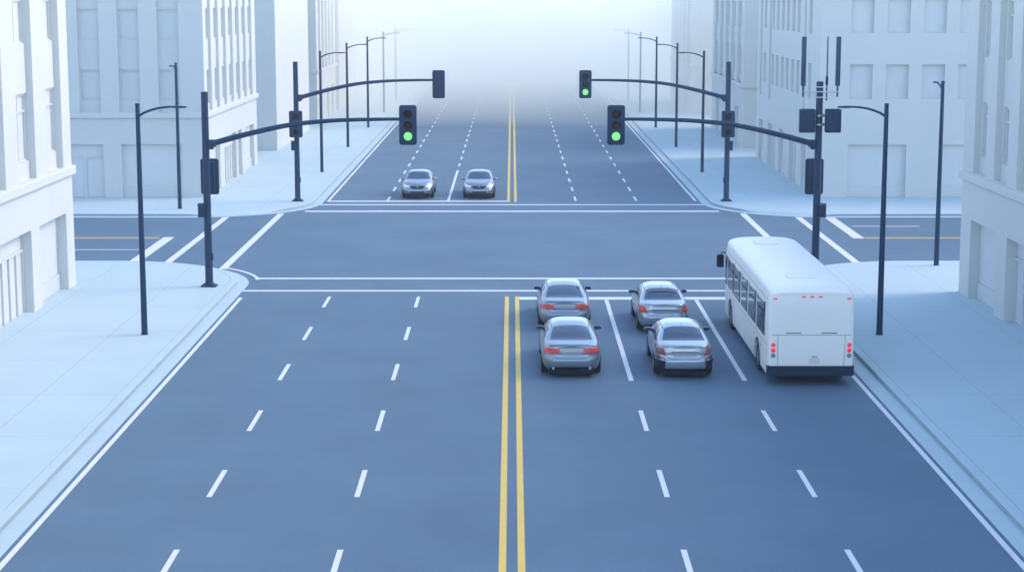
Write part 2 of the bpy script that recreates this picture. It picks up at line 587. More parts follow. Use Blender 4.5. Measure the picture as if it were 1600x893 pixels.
building('white building left beyond the crossing with windows in recessed bays and a shopfront', -1, 103.6, 124.6, 12.6, st_, fr_, (4.65, 4.95), width=W2)

# far right of the crossing
fr_ = []
for k in range(6):
    a = 19.08 + 2.04 * k - 17.4
    for (z0, z1) in ((5.74, 7.67), (9.43, 11.36)):
        fr_.append((a, a + 1.29, z0, z1, 0.30, 'window'))
fr_ += [(1.70, 5.02, 0.15, 3.15, 0.28, 'shop'), (6.9, 10.2, 0.15, 3.15, 0.28, 'shop'), (12.0, 15.4, 0.15, 3.15, 0.28, 'shop')]
st_ = []
for (a, b) in ((127.75, 128.8), (123.35, 124.3), (108.9, 109.5)):
    st_.append((a - 103.6, b - 103.6, 4.58, 12.2, 0.22, None))
for (a, b) in ((125.75, 126.9), (122.0, 123.0), (119.85, 121.0), (117.6, 118.75), (115.5, 116.6), (113.2, 114.4), (111.15, 112.3), (106.7, 107.8)):
    for (z0, z1) in ((5.60, 7.62), (9.30, 11.3)):
        st_.append((a - 103.6, b - 103.6, z0, z1, 0.30, 'plain_window'))
for (a, b, kind) in ((126.5, 128.8, 'shop'), (120.6, 124.3, 'door'), (116.2, 119.1, 'shop'), (111.6, 114.7, 'door'), (107.4, 109.8, 'shop')):
    st_.append((a - 103.6, b - 103.6, 0.15, 2.98, 0.30, kind))
building('white building right beyond the crossing with square punched windows and no ledge', 1, 103.6, 130.2, 12.6, st_, fr_)

# further along the avenue, going into the mist
building('plain windowless white block standing left behind the bay-windowed building', -1, 135.2, 157.0, 12.6, [], [])
st_ = bays([1.6 + 3.0 * k for k in range(5)], 1.9, 12.2, 4.95, [(5.5, 7.5), (9.1, 10.9)], 'plain_window', 0.2, 0.36)
st_ += [(2, 5, 0.15, 3.0, 0.3, 'shop'), (7.5, 11, 0.15, 3.0, 0.3, 'shop'), (13, 15.5, 0.15, 3.0, 0.3, 'shop')]
building('misty white building left with a ledge, furthest left one with window bays', -1, 163.5, 181.0, 12.6, st_, [], (4.62, 4.95))
building('palest plain white block at the misty left end of the avenue', -1, 184.5, 204.0, 12.6, [], [])
st_ = bays([1.5 + 4.0 * k for k in range(5)], 2.6, 12.2, 4.95, [(5.5, 7.7), (9.1, 11.0)], 'plain_window', 0.2, 0.38)
st_ += [(1.6, 5.2, 0.15, 3.0, 0.3, 'shop'), (8, 11.5, 0.15, 3.0, 0.3, 'shop'), (15, 18.5, 0.15, 3.0, 0.3, 'shop')]
building('hazy white building right with tall window bays and a wraparound ledge', 1, 137.8, 159.5, 12.6, st_, [], (4.62, 4.95))
st_ = bays([1.6 + 4.6 * k for k in range(4)], 2.4, 12.2, 4.95, [(5.5, 7.7), (9.1, 11.0)], 'plain_window', 0.2, 0.38)
st_ += [(2, 6, 0.15, 3.0, 0.3, 'shop'), (10, 14, 0.15, 3.0, 0.3, 'shop')]
fr_ = [(0.9, 3.4, 5.6, 8.0, 0.25, 'window'), (0.9, 3.4, 9.3, 11.5, 0.25, 'window'), (0.9, 3.6, 0.6, 3.0, 0.25, 'window'), (4.6, 7.1, 5.6, 8.0, 0.25, 'window')]
building('palest white building at the misty right end of the avenue with broad windows', 1, 178.5, 201.0, 12.6, st_, fr_, (4.62, 4.95))

# ------------------------------------------------------------------ street lamps
def make_lamp():
    r = thing('street_lamp', '', 'street lamp', (0, 0, 0), 0, 'slim street lamps along the pavements')
    MB().tube([(0, 0, 0), (0, 0, 7.80)], [0.108, 0.073], 14).build('pole', POLE, r, smooth=50)
    MB().lathe([(0.0, 0.0), (0.125, 0.0), (0.125, 0.03), (0.10, 0.05)], (0, 0, 0), (0, 0, 1), 16).build('base_plate', POLE, r, smooth=40)
    MB().lathe([(0.078, 7.78), (0.078, 7.815), (0.05, 7.83), (0.0, 7.835)], (0, 0, 0), (0, 0, 1), 14).build('cap', POLE, r, smooth=40)
    arm = [(0.03, 0, 7.40), (0.20, 0, 7.505), (0.42, 0, 7.595), (0.65, 0, 7.66), (0.90, 0, 7.70), (1.10, 0, 7.715)]
    MB().tube(arm, [0.045, 0.043, 0.042, 0.040, 0.038, 0.036], 10).build('arm', POLE, r, smooth=50)
    hd = MB()
    rows = []
    for t in np.linspace(0, 1, 12):
        w = 0.03 + 0.085 * math.sin(PI * min(1, t * 1.02)) ** 0.6
        h = 0.022 + 0.022 * math.sin(PI * t) ** 0.7
        x = 1.05 + 0.60 * t
        z = 7.715 - 0.01 * t
        if t in (0, 1):
            w, h = 0.02, 0.015
        rows.append([(x, w * math.cos(a), z + h * math.sin(a)) for a in np.linspace(0, 2 * PI, 15)])
    hd.grid(rows).build('lamp_head', POLE, r, smooth=60)
    return r
LAMPS = [
    (-12.5, 61.04, 0, 'nearest left street lamp, its arm over the near left kerb'),
    (12.5, 61.04, PI, 'nearest right street lamp, standing on the pavement beside the bus'),
    (-17.94, 97.97, -PI / 2, 'street lamp before the far left shopfront with its arm towards the side street'),
    (18.14, 77.16, PI / 2, 'street lamp near the right building corner with its arm over the side street'),
]
for sx, nm in ((-1, 'left'), (1, 'right')):
    for k, (o, y) in enumerate((('first', 118.7), ('second', 138.5), ('third', 159.1), ('fourth', 179.8), ('fifth and palest', 199.5))):
        LAMPS.append((sx * (12.4 + 0.06 * k), y, 0 if sx < 0 else PI, '%s lamp beyond the crossing in the %s row fading into mist' % (o, nm)))
lamp = make_lamp()
for i, (x, y, rz, lab) in enumerate(LAMPS):
    if i == 0:
        lamp.location, lamp.rotation_euler.z = (x, y, 0.15), rz
        lamp['label'] = lab
    else:
        copy_thing(lamp, (x, y, 0.15), rz, lab)

# ------------------------------------------------------------------ traffic signals
def rrect(w, h, r, n=5):
    pts = []
    for cx_, cy_, a0 in ((w / 2 - r, h / 2 - r, 0), (-w / 2 + r, h / 2 - r, 90), (-w / 2 + r, -h / 2 + r, 180), (w / 2 - r, -h / 2 + r, 270)):
        for k in range(n + 1):
            a = R(a0 + 90 * k / n)
            pts.append((cx_ + r * math.cos(a), cy_ + r * math.sin(a)))
    return pts

def signal_head(parent, x, y, z, face, lit, w=0.69, h=1.54):
    """face -1: lenses turned to the camera (-Y); +1: away"""
    b = MB()
    b.prism([(p[0], p[1]) for p in rrect(w, h, 0.10)], -0.03, 0.03, 'y')
    q = b.build('signal_head', HOUSING, parent, (x, y, z), smooth=30, bevel=0.012)
    bd = MB()
    bd.prism(rrect(w * 0.60, h * 0.86, 0.07), 0.032 * -face, 0.21 * -face, 'y')
    bd.prism(rrect(w * 0.26, h * 0.72, 0.05), 0.205 * -face, 0.255 * -face, 'y')
    bd.build('housing', HOUSING, q, smooth=30, bevel=0.015)
    for k, (m, on) in enumerate(((RED_OFF, None), (AMBER_OFF, None), (GREEN_ON if lit else GREEN_OFF, None))):
        zz = 0.43 - 0.432 * k
        ln = MB().lathe([(0.0, 0.055), (0.08, 0.052), (0.14, 0.042), (0.165, 0.03), (0.165, 0.0)], (0, 0.03 * face, zz), (0, face, 0), 28)
        ln.build('lens', m, q, smooth=50)
        vs = MB()
        prof = []
        n = 26
        r1, r2, a0 = 0.172, 0.186, R(-25)
        for i in range(n + 1):
            a = a0 + (PI - 2 * a0) * i / n
            top = max(0.0, math.sin(a))
            dp = 0.055 + 0.10 * top ** 0.7
            ca, sa = math.cos(a), math.sin(a)
            prof.append([(r1 * ca, 0.028 * face, zz + r1 * sa), (r1 * ca, (0.028 + dp) * face, zz + r1 * sa),
                         (r2 * ca, (0.028 + dp) * face, zz + r2 * sa), (r2 * ca, 0.028 * face, zz + r2 * sa)])
        vs.grid(prof).build('visor', HOUSING, q, smooth=50)
    return q

def interp(pts, x):
    xs = [p[0] for p in pts]
    return float(np.interp(x, xs, [p[1] for p in pts]))

def make_signal(label, sx, Y, near, pole_h):
    """local +X points along the mast arm over the road"""
    r = thing('traffic_signal', label, 'traffic signal', (sx * 12.0, Y, 0.15), 0 , 'traffic signals at the crossing corners')
    s = -sx
    MB().tube([(0, 0, 0), (0, 0, pole_h)], [0.155, 0.135], 20).build('pole', POLE, r, smooth=50)
    bp = MB()
    bp.prism(rrect(0.62, 0.52, 0.06), 0.0, 0.06)
    bp.lathe([(0.24, 0.06), (0.235, 0.10), (0.165, 0.16)], (0, 0, 0), (0, 0, 1), 20)
    bp.build('base_plate', POLE, r, bevel=0.01, bseg=1)
    MB().lathe([(0.145, pole_h - 0.02), (0.145, pole_h + 0.02), (0.10, pole_h + 0.05), (0, pole_h + 0.06)], (0, 0, 0), (0, 0, 1), 20).build('cap', POLE, r, smooth=40)
    dz = 0.0 if near else 0.13
    prof = [(0.17, 5.62), (0.98, 5.86), (1.98, 6.11), (2.99, 6.33), (3.74, 6.45), (5.0, 6.555), (6.25, 6.595), (7.60, 6.61)]
    xs = np.linspace(0.17, 7.60, 26)
    pl = []
    for x in xs:
        w = 0.0
        zz = np.mean([interp(prof, x + d) for d in (-0.35, -0.2, 0, 0.2, 0.35)])
        pl.append((s * x, 0, zz + dz))
    MB().tube(pl, [0.118 - 0.055 * (i / 25) for i in range(26)], 14).build('mast_arm', POLE, r, smooth=50)
    fl = MB()
    fl.box(s * 0.12 if s > 0 else -0.30, 0.30 if s > 0 else -0.12, -0.15, 0.15, 5.43 + dz, 5.80 + dz)
    fl.tube([(s * 0.29, 0, 5.655 + dz), (s * 0.36, 0, 5.675 + dz)], 0.16, 16)
    fl.build('arm_bracket', POLE, r, bevel=0.015, bseg=1)
    return r, s, dz

NEAR_Y, FARS_Y = 71.43, 101.68
SIG = [('near left traffic signal, green, whose mast arm crosses before the cars', -1, NEAR_Y, True, 7.62),
       ('near right traffic signal, green, with cell antennas on its pole top', 1, NEAR_Y, True, 8.02),
       ('far left traffic signal beyond the crossing whose arm signal shows its back', -1, FARS_Y, False, 7.70),
       ('far right traffic signal beyond the crossing with a green light on its arm', 1, FARS_Y, False, 7.70)]
for (lab, sx, Y, near, ph) in SIG:
    r, s, dz = make_signal(lab, sx, Y, near, ph)
    hz = 6.375 + dz
    facing_cam = near or sx > 0
    f = -1 if facing_cam else 1
    signal_head(r, s * 7.93, 0.0 if f < 0 else 0.0, hz, f, facing_cam, 0.69, 1.55)
    # pole mounted signal head
    if near:
        signal_head(r, s * 0.06, 0.42, 4.32, 1, False, 0.72, 1.42)
        br = MB()
        br.tube([(0, 0.10, 4.75), (s * 0.05, 0.20, 4.75)], 0.03, 8)
        br.tube([(0, 0.10, 3.90), (s * 0.05, 0.20, 3.90)], 0.03, 8)
        br.build('signal_bracket', POLE, r)
        pz, px = 3.05, -s * 0.20
    else:
        signal_head(r, s * 0.02, -0.46, 4.33, -1, False, 0.74, 1.48)
        br = MB()
        br.tube([(0, -0.10, 4.75), (0, -0.24, 4.75)], 0.03, 8)
        br.tube([(0, -0.10, 3.90), (0, -0.24, 3.90)], 0.03, 8)
        br.build('signal_bracket', POLE, r)
        pz, px = 3.12, -s * 0.16
    # pedestrian signal box with a small hood
    pb = MB()
    pb.box(px - 0.13, px + 0.13, -0.27, 0.06, pz - 0.27, pz + 0.22)
    pb.prism([(-0.33, pz + 0.20), (0.02, pz + 0.235), (0.02, pz + 0.265), (-0.33, pz + 0.225)], px - 0.145, px + 0.145, 'x')
    pb.tube([(px * 0.4, -0.02, pz + 0.30), (px, -0.12, pz + 0.18)], 0.022, 8)
    pb.build('pedestrian_signal', HOUSING, r, bevel=0.015, bseg=2)
    bt = MB()
    bt.box(s * 0.14 - 0.045, s * 0.14 + 0.045, -0.08, 0.08, 1.05, 1.33)
    bt.build('push_button', HOUSING, r, bevel=0.012)
    if near and sx > 0:
        # antennas and equipment boxes
        for xo in (-0.66, 0.68):
            an = MB()
            an.prism(rrect(0.185, 0.15, 0.04, 4), 7.90, 9.80)
            an = an.build('panel_antenna', ANTENNA, r, (xo, -0.05, 0), smooth=30, bevel=0.012)
            MB().tube([(0, 0.0, 7.48), (0, 0.0, 7.905)], 0.035, 10).build('antenna_mount', POLE, an, smooth=50)
        wp = MB()
        wp.tube([(0.26, -0.05, 7.33), (0.26, -0.05, 9.81)], [0.030, 0.022], 10)
        wp.tube([(0.26, -0.05, 7.92), (0.26, -0.05, 7.98), (0.26, -0.05, 8.22), (0.26, -0.05, 8.30)], [0.030, 0.055, 0.055, 0.030], 12)
        wp.build('whip_antenna', POLE, r, smooth=40)
        MB().tube([(-0.66, -0.17, 7.68), (0.68, -0.17, 7.68)], 0.028, 10).build('cross_bar', CLAMP, r, smooth=50)
        for zc in (7.86, 7.675, 7.46):
            cm = MB()
            cm.lathe([(0.150, -0.022), (0.166, -0.022), (0.166, 0.022), (0.150, 0.022)], (0, 0, zc), (0, 0, 1), 22)
            cm.box(-0.24, 0.24, -0.185, -0.155, zc - 0.018, zc + 0.018)
            cm.build('pole_clamp', CLAMP, r, smooth=40)
        for x0, w_ in ((-0.50, 0.12), (-0.40, 0.10), (-0.30, 0.12), (-0.22, 0.08), (0.36, 0.14), (0.50, 0.10)):
            pts = [(x0 + w_ * t, -0.16, 7.66 - 0.30 * math.sin(PI * t) ** 0.8) for t in np.linspace(0, 1, 12)]
            MB().tube(pts, 0.008, 6).build('cable', CLAMP, r, smooth=60)
        for xo in (-0.50, 0.51):
            bx = MB()
            bx.prism(rrect(0.60, 0.92, 0.05, 3), -0.28, 0.02, 'y')
            bx = bx.build('equipment_box', HOUSING, r, (xo, -0.08, 6.56), smooth=30, bevel=0.012)
            ip = MB()
            ip.prism(rrect(0.44, 0.76, 0.02, 2), -0.296, -0.283, 'y')
            ip.build('door_panel', HOUSING, bx, bevel=0.004, bseg=1)
        for zc in (6.75, 6.40):
            for xa in (-0.205, 0.16):
                MB().box(xa, xa + 0.045, -0.06, 0.06, zc - 0.05, zc + 0.05).build('box_bracket', POLE, r)
            MB().lathe([(0.150, -0.03), (0.160, -0.03), (0.160, 0.03), (0.150, 0.03)], (0, 0, zc), (0, 0, 1), 22).build('strap', CLAMP, r, smooth=40)

# ------------------------------------------------------------------ vehicles
def pchip(pts):
    xs = np.array([p[0] for p in pts], float)
    ys = np.array([p[1] for p in pts], float)
    h = np.diff(xs)
    d = np.diff(ys) / h
    m = np.zeros(len(xs))
    m[0], m[-1] = d[0], d[-1]
    for i in range(1, len(xs) - 1):
        if d[i - 1] * d[i] > 0:
            w1, w2 = 2 * h[i] + h[i - 1], h[i] + 2 * h[i - 1]
            m[i] = (w1 + w2) / (w1 / d[i - 1] + w2 / d[i])
    def f(x):
        x = min(max(x, xs[0]), xs[-1])
        i = min(max(int(np.searchsorted(xs, x)) - 1, 0), len(xs) - 2)
        t = (x - xs[i]) / h[i]
        return float((2 * t**3 - 3 * t**2 + 1) * ys[i] + (t**3 - 2 * t**2 + t) * h[i] * m[i] + (-2 * t**3 + 3 * t**2) * ys[i + 1] + (t**3 - t**2) * h[i] * m[i + 1])
    return f

class Body:
    """vehicle shell lofted from plan slices below the belt line and arches above it"""
    def __init__(s, rear, front, W, top, belt, zb, wz, ry, fy, wheels, wr, mr=6, mf=5, lean=0.24, n=2.7, nseg=72, nlow=16, narch=22):
        top, belt, wz, ry, fy = pchip(top), pchip(belt), pchip(wz), pchip(ry), pchip(fy)
        mid = (rear + front) / 2
        ts = list(np.linspace(-0.88, 0.88, nseg))
        lo = [-(1 - x**mr) ** (1 / mr) for x in (0, .12, .24, .36, .48, .6, .7, .78, .84, .89, .93, .96, .98, .992, .998)]
        hi = [(1 - x**mf) ** (1 / mf) for x in (.998, .992, .98, .96, .93, .89, .84, .78, .7, .6, .48, .36, .24, .12, 0)]
        ts = [t for t in lo if t < -0.885] + ts + [t for t in hi if t > 0.885]
        for w in wheels:                                   # dense samples round the arches
            for a in np.linspace(-1, 1, 15):
                y = w + wr * math.sin(a * PI / 2)
                ts.append((y - mid) / (front - mid))
        ts = sorted(set(round(t, 5) for t in ts))
        cols = []
        for t in ts:
            m = mr if t < 0 else mf
            fx = max(0.0, 1 - abs(t) ** m) ** (1 / m)
            y0 = mid + t * (front - mid)
            bz = zb
            for w in wheels:
                if abs(y0 - w) < wr:
                    bz = max(bz, 0.33 * wr / 0.37 + math.sqrt(max(0, wr**2 - (y0 - w) ** 2)))
            zs = max(belt(y0), bz + 0.05)
            right = []
            for k in range(nlow + 1):
                z = bz + (zs - bz) * k / nlow
                q = (z - zb) / (belt(y0) - zb)
                half = (mid - (rear + ry(q))) if t < 0 else ((front - fy(q)) - mid)
                right.append((W * wz(q) * fx, mid + t * half, z))
            xb, yb = right[-1][0], right[-1][1]
            T = max(top(yb), zs + 0.004)
            sc = min(1.0, (T - zs) / 0.42)
            arch = []
            for k in range(1, narch):
                th = PI * k / narch
                c, sn = math.cos(th), math.sin(th)
                e = 2 / n
                hh = abs(sn) ** e
                x = xb * (1 if c > 0 else -1) * abs(c) ** e * (1 - lean * sc * hh)
                arch.append((x, yb, zs + (T - zs) * hh))
            left = [(-x, y, z) for x, y, z in reversed(right)]
            cols.append(right + arch + left)
        mb = MB()
        nn = len(cols[0])
        vs = [p for c in cols for p in c]
        fs = []
        for i in range(len(cols) - 1):
            for k in range(nn):
                k2 = (k + 1) % nn
                fs.append((i * nn + k, i * nn + k2, (i + 1) * nn + k2, (i + 1) * nn + k))
        mb.add(vs, fs)
        s.mb = mb
    def build(s, name, m, parent):
        s.o = s.mb.build(name, m, parent, smooth=42, weld=2e-4)
        me = s.o.data
        vs = [v.co.copy() for v in me.vertices]
        s.bvh = BVHTree.FromPolygons(vs, [tuple(p.vertices) for p in me.polygons])
        return s.o
    def hit(s, p, d, off):
        h = s.bvh.ray_cast(Vector(p), Vector(d))
        if h[0] is None:
            h = s.bvh.find_nearest(Vector(p) + Vector(d) * 5.2)
            if h[0] is None:
                return Vector(p)
        nrm = h[1]
        if nrm.dot(Vector(d)) > 0:
            nrm = -nrm
        return h[0] + nrm * off
    def patch(s, name, m, parent, axis, A, B, nu=14, nv=8, off=0.006, thick=0.0):
        """surface piece between two edges A and B drawn in the plane seen along an axis, laid on the shell"""
        def res(P, n):
            P = [Vector((p[0], p[1], 0)) for p in P]
            d = [0.0]
            for a, b in zip(P, P[1:]):
                d.append(d[-1] + max((b - a).length, 1e-6))
            out = []
            for k in range(n + 1):
                t = d[-1] * k / n
                out.append((float(np.interp(t, d, [p.x for p in P])), float(np.interp(t, d, [p.y for p in P]))))
            return out
        a, b = res(A, nu), res(B, nu)
        rows = []
        for j in range(nv + 1):
            t = j / nv
            row = []
            for k in range(nu + 1):
                u, v = a[k][0] * (1 - t) + b[k][0] * t, a[k][1] * (1 - t) + b[k][1] * t
                p, d = {'rear': ((u, -9, v), (0, 1, 0)), 'front': ((u, 9, v), (0, -1, 0)), 'top': ((u, v, 6), (0, 0, -1)),
                        'left': ((-5, u, v), (1, 0, 0)), 'right': ((5, u, v), (-1, 0, 0))}[axis]
                row.append(s.hit(p, d, off))
            rows.append(row)
        mb = MB().grid(rows)
        o = mb.build(name, m, parent, smooth=60, weld=0)
        if thick:
            md = o.modifiers.new('solidify', 'SOLIDIFY')
            md.thickness = thick
            md.offset = -1
        return o
    def line(s, name, m, parent, axis, P, w, off=0.004, n=40):
        """thin seam of width w along a polyline"""
        A, B = [], []
        for i, p in enumerate(P):
            a, b = P[max(i - 1, 0)], P[min(i + 1, len(P) - 1)]
            dx, dy = b[0] - a[0], b[1] - a[1]
            l = math.hypot(dx, dy) or 1
            A.append((p[0] - dy / l * w / 2, p[1] + dx / l * w / 2))
            B.append((p[0] + dy / l * w / 2, p[1] - dx / l * w / 2))
        return s.patch(name, m, parent, axis, A, B, n, 1, off)

def mirror_x(P):
    return [(-x, z) for x, z in P]

def wheel(parent, x, y, rad, wid, side, spokes=5):
    t = MB()
    t.lathe([(rad * 0.62, -wid / 2), (rad * 0.90, -wid / 2), (rad * 0.985, -wid * 0.36), (rad, -wid * 0.2), (rad, wid * 0.2), (rad * 0.985, wid * 0.36), (rad * 0.90, wid / 2), (rad * 0.62, wid / 2)],
            (0, 0, 0), (1, 0, 0), 32)
    w = t.build('wheel', RUBBER, parent, (x, y, rad), smooth=40)
    rm = MB()
    sd = side * wid / 2
    rm.lathe([(rad * 0.64, -wid * 0.4 * side), (rad * 0.64, sd * 0.98), (rad * 0.56, sd * 0.90), (rad * 0.54, sd * 0.45), (0, sd * 0.40)], (0, 0, 0), (1, 0, 0), 28)
    for k in range(spokes):
        a = 2 * PI * k / spokes
        c, s_ = math.cos(a), math.sin(a)
        hw = 0.035
        x0, x1 = sorted((sd * 0.5, sd * 0.93))
        pts = []
        for r_, h_ in ((0.03, hw), (rad * 0.57, hw * 0.8)):
            pts += [(r_ * c - h_ * s_, r_ * s_ + h_ * c), (r_ * c + h_ * s_, r_ * s_ - h_ * c)]
        rm.prism([pts[0], pts[2], pts[3], pts[1]], x0, x1, 'x')
    rm.build('rim', RIM, w, smooth=35)
    return w

def mirror(parent, x, y, z, side, m):
    """door mirror: a rounded shell on a short stalk with a glass facing backwards"""
    rows = []
    for t in np.linspace(0, 1, 9):
        yy = -0.045 + 0.13 * t
        sc = max(0.03, (1 - (max(0, t - 0.12) / 0.88) ** 2.2)) ** 0.5 if t > 0.12 else 0.92 + 0.66 * t
        rows.append([(side * 0.125 * sc * (abs(math.cos(a)) ** 0.8) * (1 if math.cos(a) > 0 else -1), yy, 0.068 * sc * (abs(math.sin(a)) ** 0.8) * (1 if math.sin(a) > 0 else -1)) for a in np.linspace(0, 2 * PI, 21)])
    b = MB().grid(rows)
    o = b.build('door_mirror', m, parent, (x + side * 0.13, y, z), smooth=60)
    MB().tube([(-side * 0.06, 0.04, -0.03), (-side * 0.20, 0.06, -0.07)], [0.03, 0.035], 8).build('stalk', DARK, o, smooth=50)
    gl = MB()
    n = 20
    gl.add([(side * 0.110 * (abs(math.cos(a)) ** 0.8) * (1 if math.cos(a) > 0 else -1), -0.047, 0.058 * (abs(math.sin(a)) ** 0.8) * (1 if math.sin(a) > 0 else -1)) for a in [2 * PI * k / n for k in range(n)]], [tuple(range(n))])
    gl.build('mirror_glass', GLASS, o, weld=0)
    return o

def sedan(kind, label, loc, rz=0):
    r = thing('car', label, 'car', loc, rz, 'silver sedans waiting at the crossing')
    paint = PAINT if kind in ('coupe', 'front') else PAINT2
    if kind == 'coupe':          # long low sedan with a sloping roof
        top = [(-2.46, .96), (-2.30, 1.035), (-2.05, 1.065), (-1.80, 1.10), (-1.30, 1.275), (-0.85, 1.395), (-0.35, 1.45), (0.15, 1.455), (0.55, 1.40), (0.95, 1.24), (1.40, 1.015), (1.9, .93), (2.3, .82), (2.46, .72)]
        belt = [(-2.46, .90), (-1.9, .955), (-1.0, .955), (0, .93), (1.2, .90), (2.0, .80), (2.46, .68)]
        W = 0.925
    elif kind == 'notch':        # three-box sedan with a taller cabin
        top = [(-2.33, .98), (-2.22, 1.045), (-1.95, 1.075), (-1.66, 1.105), (-1.25, 1.275), (-0.85, 1.405), (-0.40, 1.455), (0.15, 1.46), (0.55, 1.41), (0.95, 1.24), (1.35, 1.03), (1.9, .94), (2.2, .84), (2.33, .74)]
        belt = [(-2.33, .92), (-1.8, .97), (-1.0, .965), (0, .935), (1.2, .90), (1.9, .80), (2.33, .68)]
        W = 0.895
    else:                        # sedan seen from its front
        top = [(-2.4, .98), (-2.25, 1.04), (-2.0, 1.07), (-1.70, 1.10), (-1.25, 1.28), (-0.85, 1.41), (-0.35, 1.465), (0.05, 1.46), (0.40, 1.42), (0.85, 1.235), (1.30, 1.035), (1.8, .965), (2.2, .86), (2.4, .74)]
        belt = [(-2.4, .92), (-1.8, .96), (-1.0, .955), (0, .93), (1.2, .92), (1.9, .84), (2.4, .70)]
        W = 0.915
    rear, front = top[0][0], top[-1][0]
    yr, yf = rear + 1.02, front - 0.95
    b = Body(rear, front, W, top, belt, 0.245,
             wz=[(0, .90), (.12, .955), (.32, .985), (.58, 1.0), (.80, .985), (.93, .955), (1, .925), (1.2, .92)],
             ry=[(0, .14), (.12, .06), (.30, .01), (.48, 0), (.60, .035), (.72, .06), (.90, .055), (1, .075), (1.2, .09)],
             fy=[(0, .16), (.15, .06), (.35, .0), (.55, .02), (.75, .06), (.90, .12), (1, .20), (1.2, .24)],
             wheels=(yr, yf), wr=0.372, lean=0.17 if kind != 'notch' else 0.16, n=3.5)
    bo = b.build('body', paint, r)
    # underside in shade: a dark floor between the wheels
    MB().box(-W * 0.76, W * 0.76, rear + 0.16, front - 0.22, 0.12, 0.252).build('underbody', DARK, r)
    # glass
    yw0 = {'coupe': -1.80, 'notch': -1.66, 'front': -1.70}[kind]
    yt = {'coupe': -0.93, 'notch': -0.92, 'front': -0.88}[kind]
    b.patch('rear_window', GLASS, r, 'top', [(-.645, yw0 + .03), (-.35, yw0 - .025), (0, yw0 - .04), (.35, yw0 - .025), (.645, yw0 + .03)],
            [(-.545, yt - .03), (-.3, yt + .01), (0, yt + .02), (.3, yt + .01), (.545, yt - .03)], 24, 12, 0.005)
    wc = {'coupe': 1.36, 'notch': 1.31, 'front': 1.26}[kind]
    b.patch('windscreen', GLASS, r, 'top', [(-.69, wc - .16), (-.4, wc - .03), (0, wc), (.4, wc - .03), (.69, wc - .16)],
            [(-.545, wc - .86), (-.3, wc - .80), (0, wc - .78), (.3, wc - .80), (.545, wc - .86)], 24, 12, 0.005)
    for side in ('left', 'right'):
        zb_ = 0.985
        rt = {'coupe': -1.28, 'notch': -1.22, 'front': -1.24}[kind]
        b.patch('rear_door_glass', GLASS, r, side, [(rt, zb_ + .02), (-.15, zb_)], [(rt + .34, 1.265), (-.20, 1.345)], 12, 8, 0.005)
        b.patch('front_door_glass', GLASS, r, side, [(-.07, zb_), (.93, zb_ - .015)], [(-.12, 1.345), (.40, 1.275)], 12, 8, 0.005)
        b.line('door_gap', SEAM, r, side, [(-.11, .34), (-.11, .94)], 0.012, 0.003)
        b.line('door_gap', SEAM, r, side, [(.98, .36), (1.0, .92)], 0.012, 0.003)
        sd = -1 if side == 'left' else 1
        b.line('roof_seam', SEAM, r, 'top', [(sd * .575, -0.95), (sd * .60, -0.5), (sd * .60, 0.2), (sd * .585, 0.5)], 0.022, 0.003, 20)
        mirror(r, sd * 0.80, 0.72, 1.015, sd, paint)
        for yy in (yr, yf):
            wheel(r, sd * (W - 0.115), yy, 0.33, 0.22, sd)
        b.line('door_handle', CHROME, r, side, [(-.42, .83), (-.24, .835)], 0.028, 0.012, 6)
    if kind == 'coupe':
        for k in (-1, 1):
            f = (lambda P: P) if k > 0 else mirror_x
            t = b.patch('tail_light', TAIL, r, 'rear', f([(.345, .855), (.42, .80), (.60, .775), (.81, .80)]), f([(.355, .905), (.50, .925), (.66, .928), (.83, .905)]), 18, 8, 0.010, 0.012)
            b.patch('smoked_band', TAIL_GREY, t, 'rear', f([(.45, .862), (.60, .852), (.72, .856)]), f([(.45, .890), (.60, .900), (.72, .896)]), 10, 3, 0.014)
        b.line('boot_gap', SEAM, r, 'rear', [(-.44, .905), (-.30, .955), (0, .965), (.30, .955), (.44, .905)], 0.016, 0.003)
        b.line('boot_gap', SEAM, r, 'rear', [(-.60, .775), (-.50, .66), (-.40, .625), (0, .615), (.40, .625), (.50, .66), (.60, .775)], 0.012, 0.003)
        b.line('chrome_strip', SEAM, r, 'rear', [(-.34, .865), (0, .872), (.34, .865)], 0.016, 0.006)
        b.patch('plate_recess', PLATE, r, 'rear', [(-.29, .675), (.29, .675)], [(-.30, .82), (.30, .82)], 10, 6, 0.004)
        b.patch('lip_spoiler', PAINT, r, 'top', [(-.66, -2.27), (-.4, -2.355), (0, -2.37), (.4, -2.355), (.66, -2.27)], [(-.66, -2.20), (-.4, -2.27), (0, -2.285), (.4, -2.27), (.66, -2.20)], 20, 3, 0.022, 0.02)
        b.patch('rear_diffuser', DARK, r, 'rear', [(-.66, .262), (.66, .262)], [(-.70, .318), (-.5, .362), (.5, .362), (.70, .318)], 16, 4, 0.006)
        b.line('bumper_crease', SEAM, r, 'rear', [(-.88, .60), (-.5, .565), (0, .56), (.5, .565), (.88, .60)], 0.008, 0.003)
        for k in (-1, 1):
            ex = MB().lathe([(0.0, -0.03), (0.030, -0.03), (0.034, -0.05), (0.042, -0.05), (0.042, 0.06)], (k * .56, rear + 0.075, .325), (0, 1, 0), 18)
            ex.build('exhaust_tip', CHROME, r, smooth=40)
    elif kind == 'notch':
        dim = 'bumper' in label
        for k in (-1, 1):
            f = (lambda P: P) if k > 0 else mirror_x
            t = b.patch('tail_light', TAIL_DIM, r, 'rear', f([(.58, .735), (.84, .755)]), f([(.66, .945), (.80, .955)]) if False else f([(.66, .945), (.845, .94)]), 12, 10, 0.010, 0.012)
            b.patch('smoked_band', TAIL_GREY if dim else TAIL, t, 'rear', f([(.635, .785 if dim else .80), (.83, .80 if dim else .81)]), f([(.67, .87), (.84, .875)]), 10, 3, 0.014)
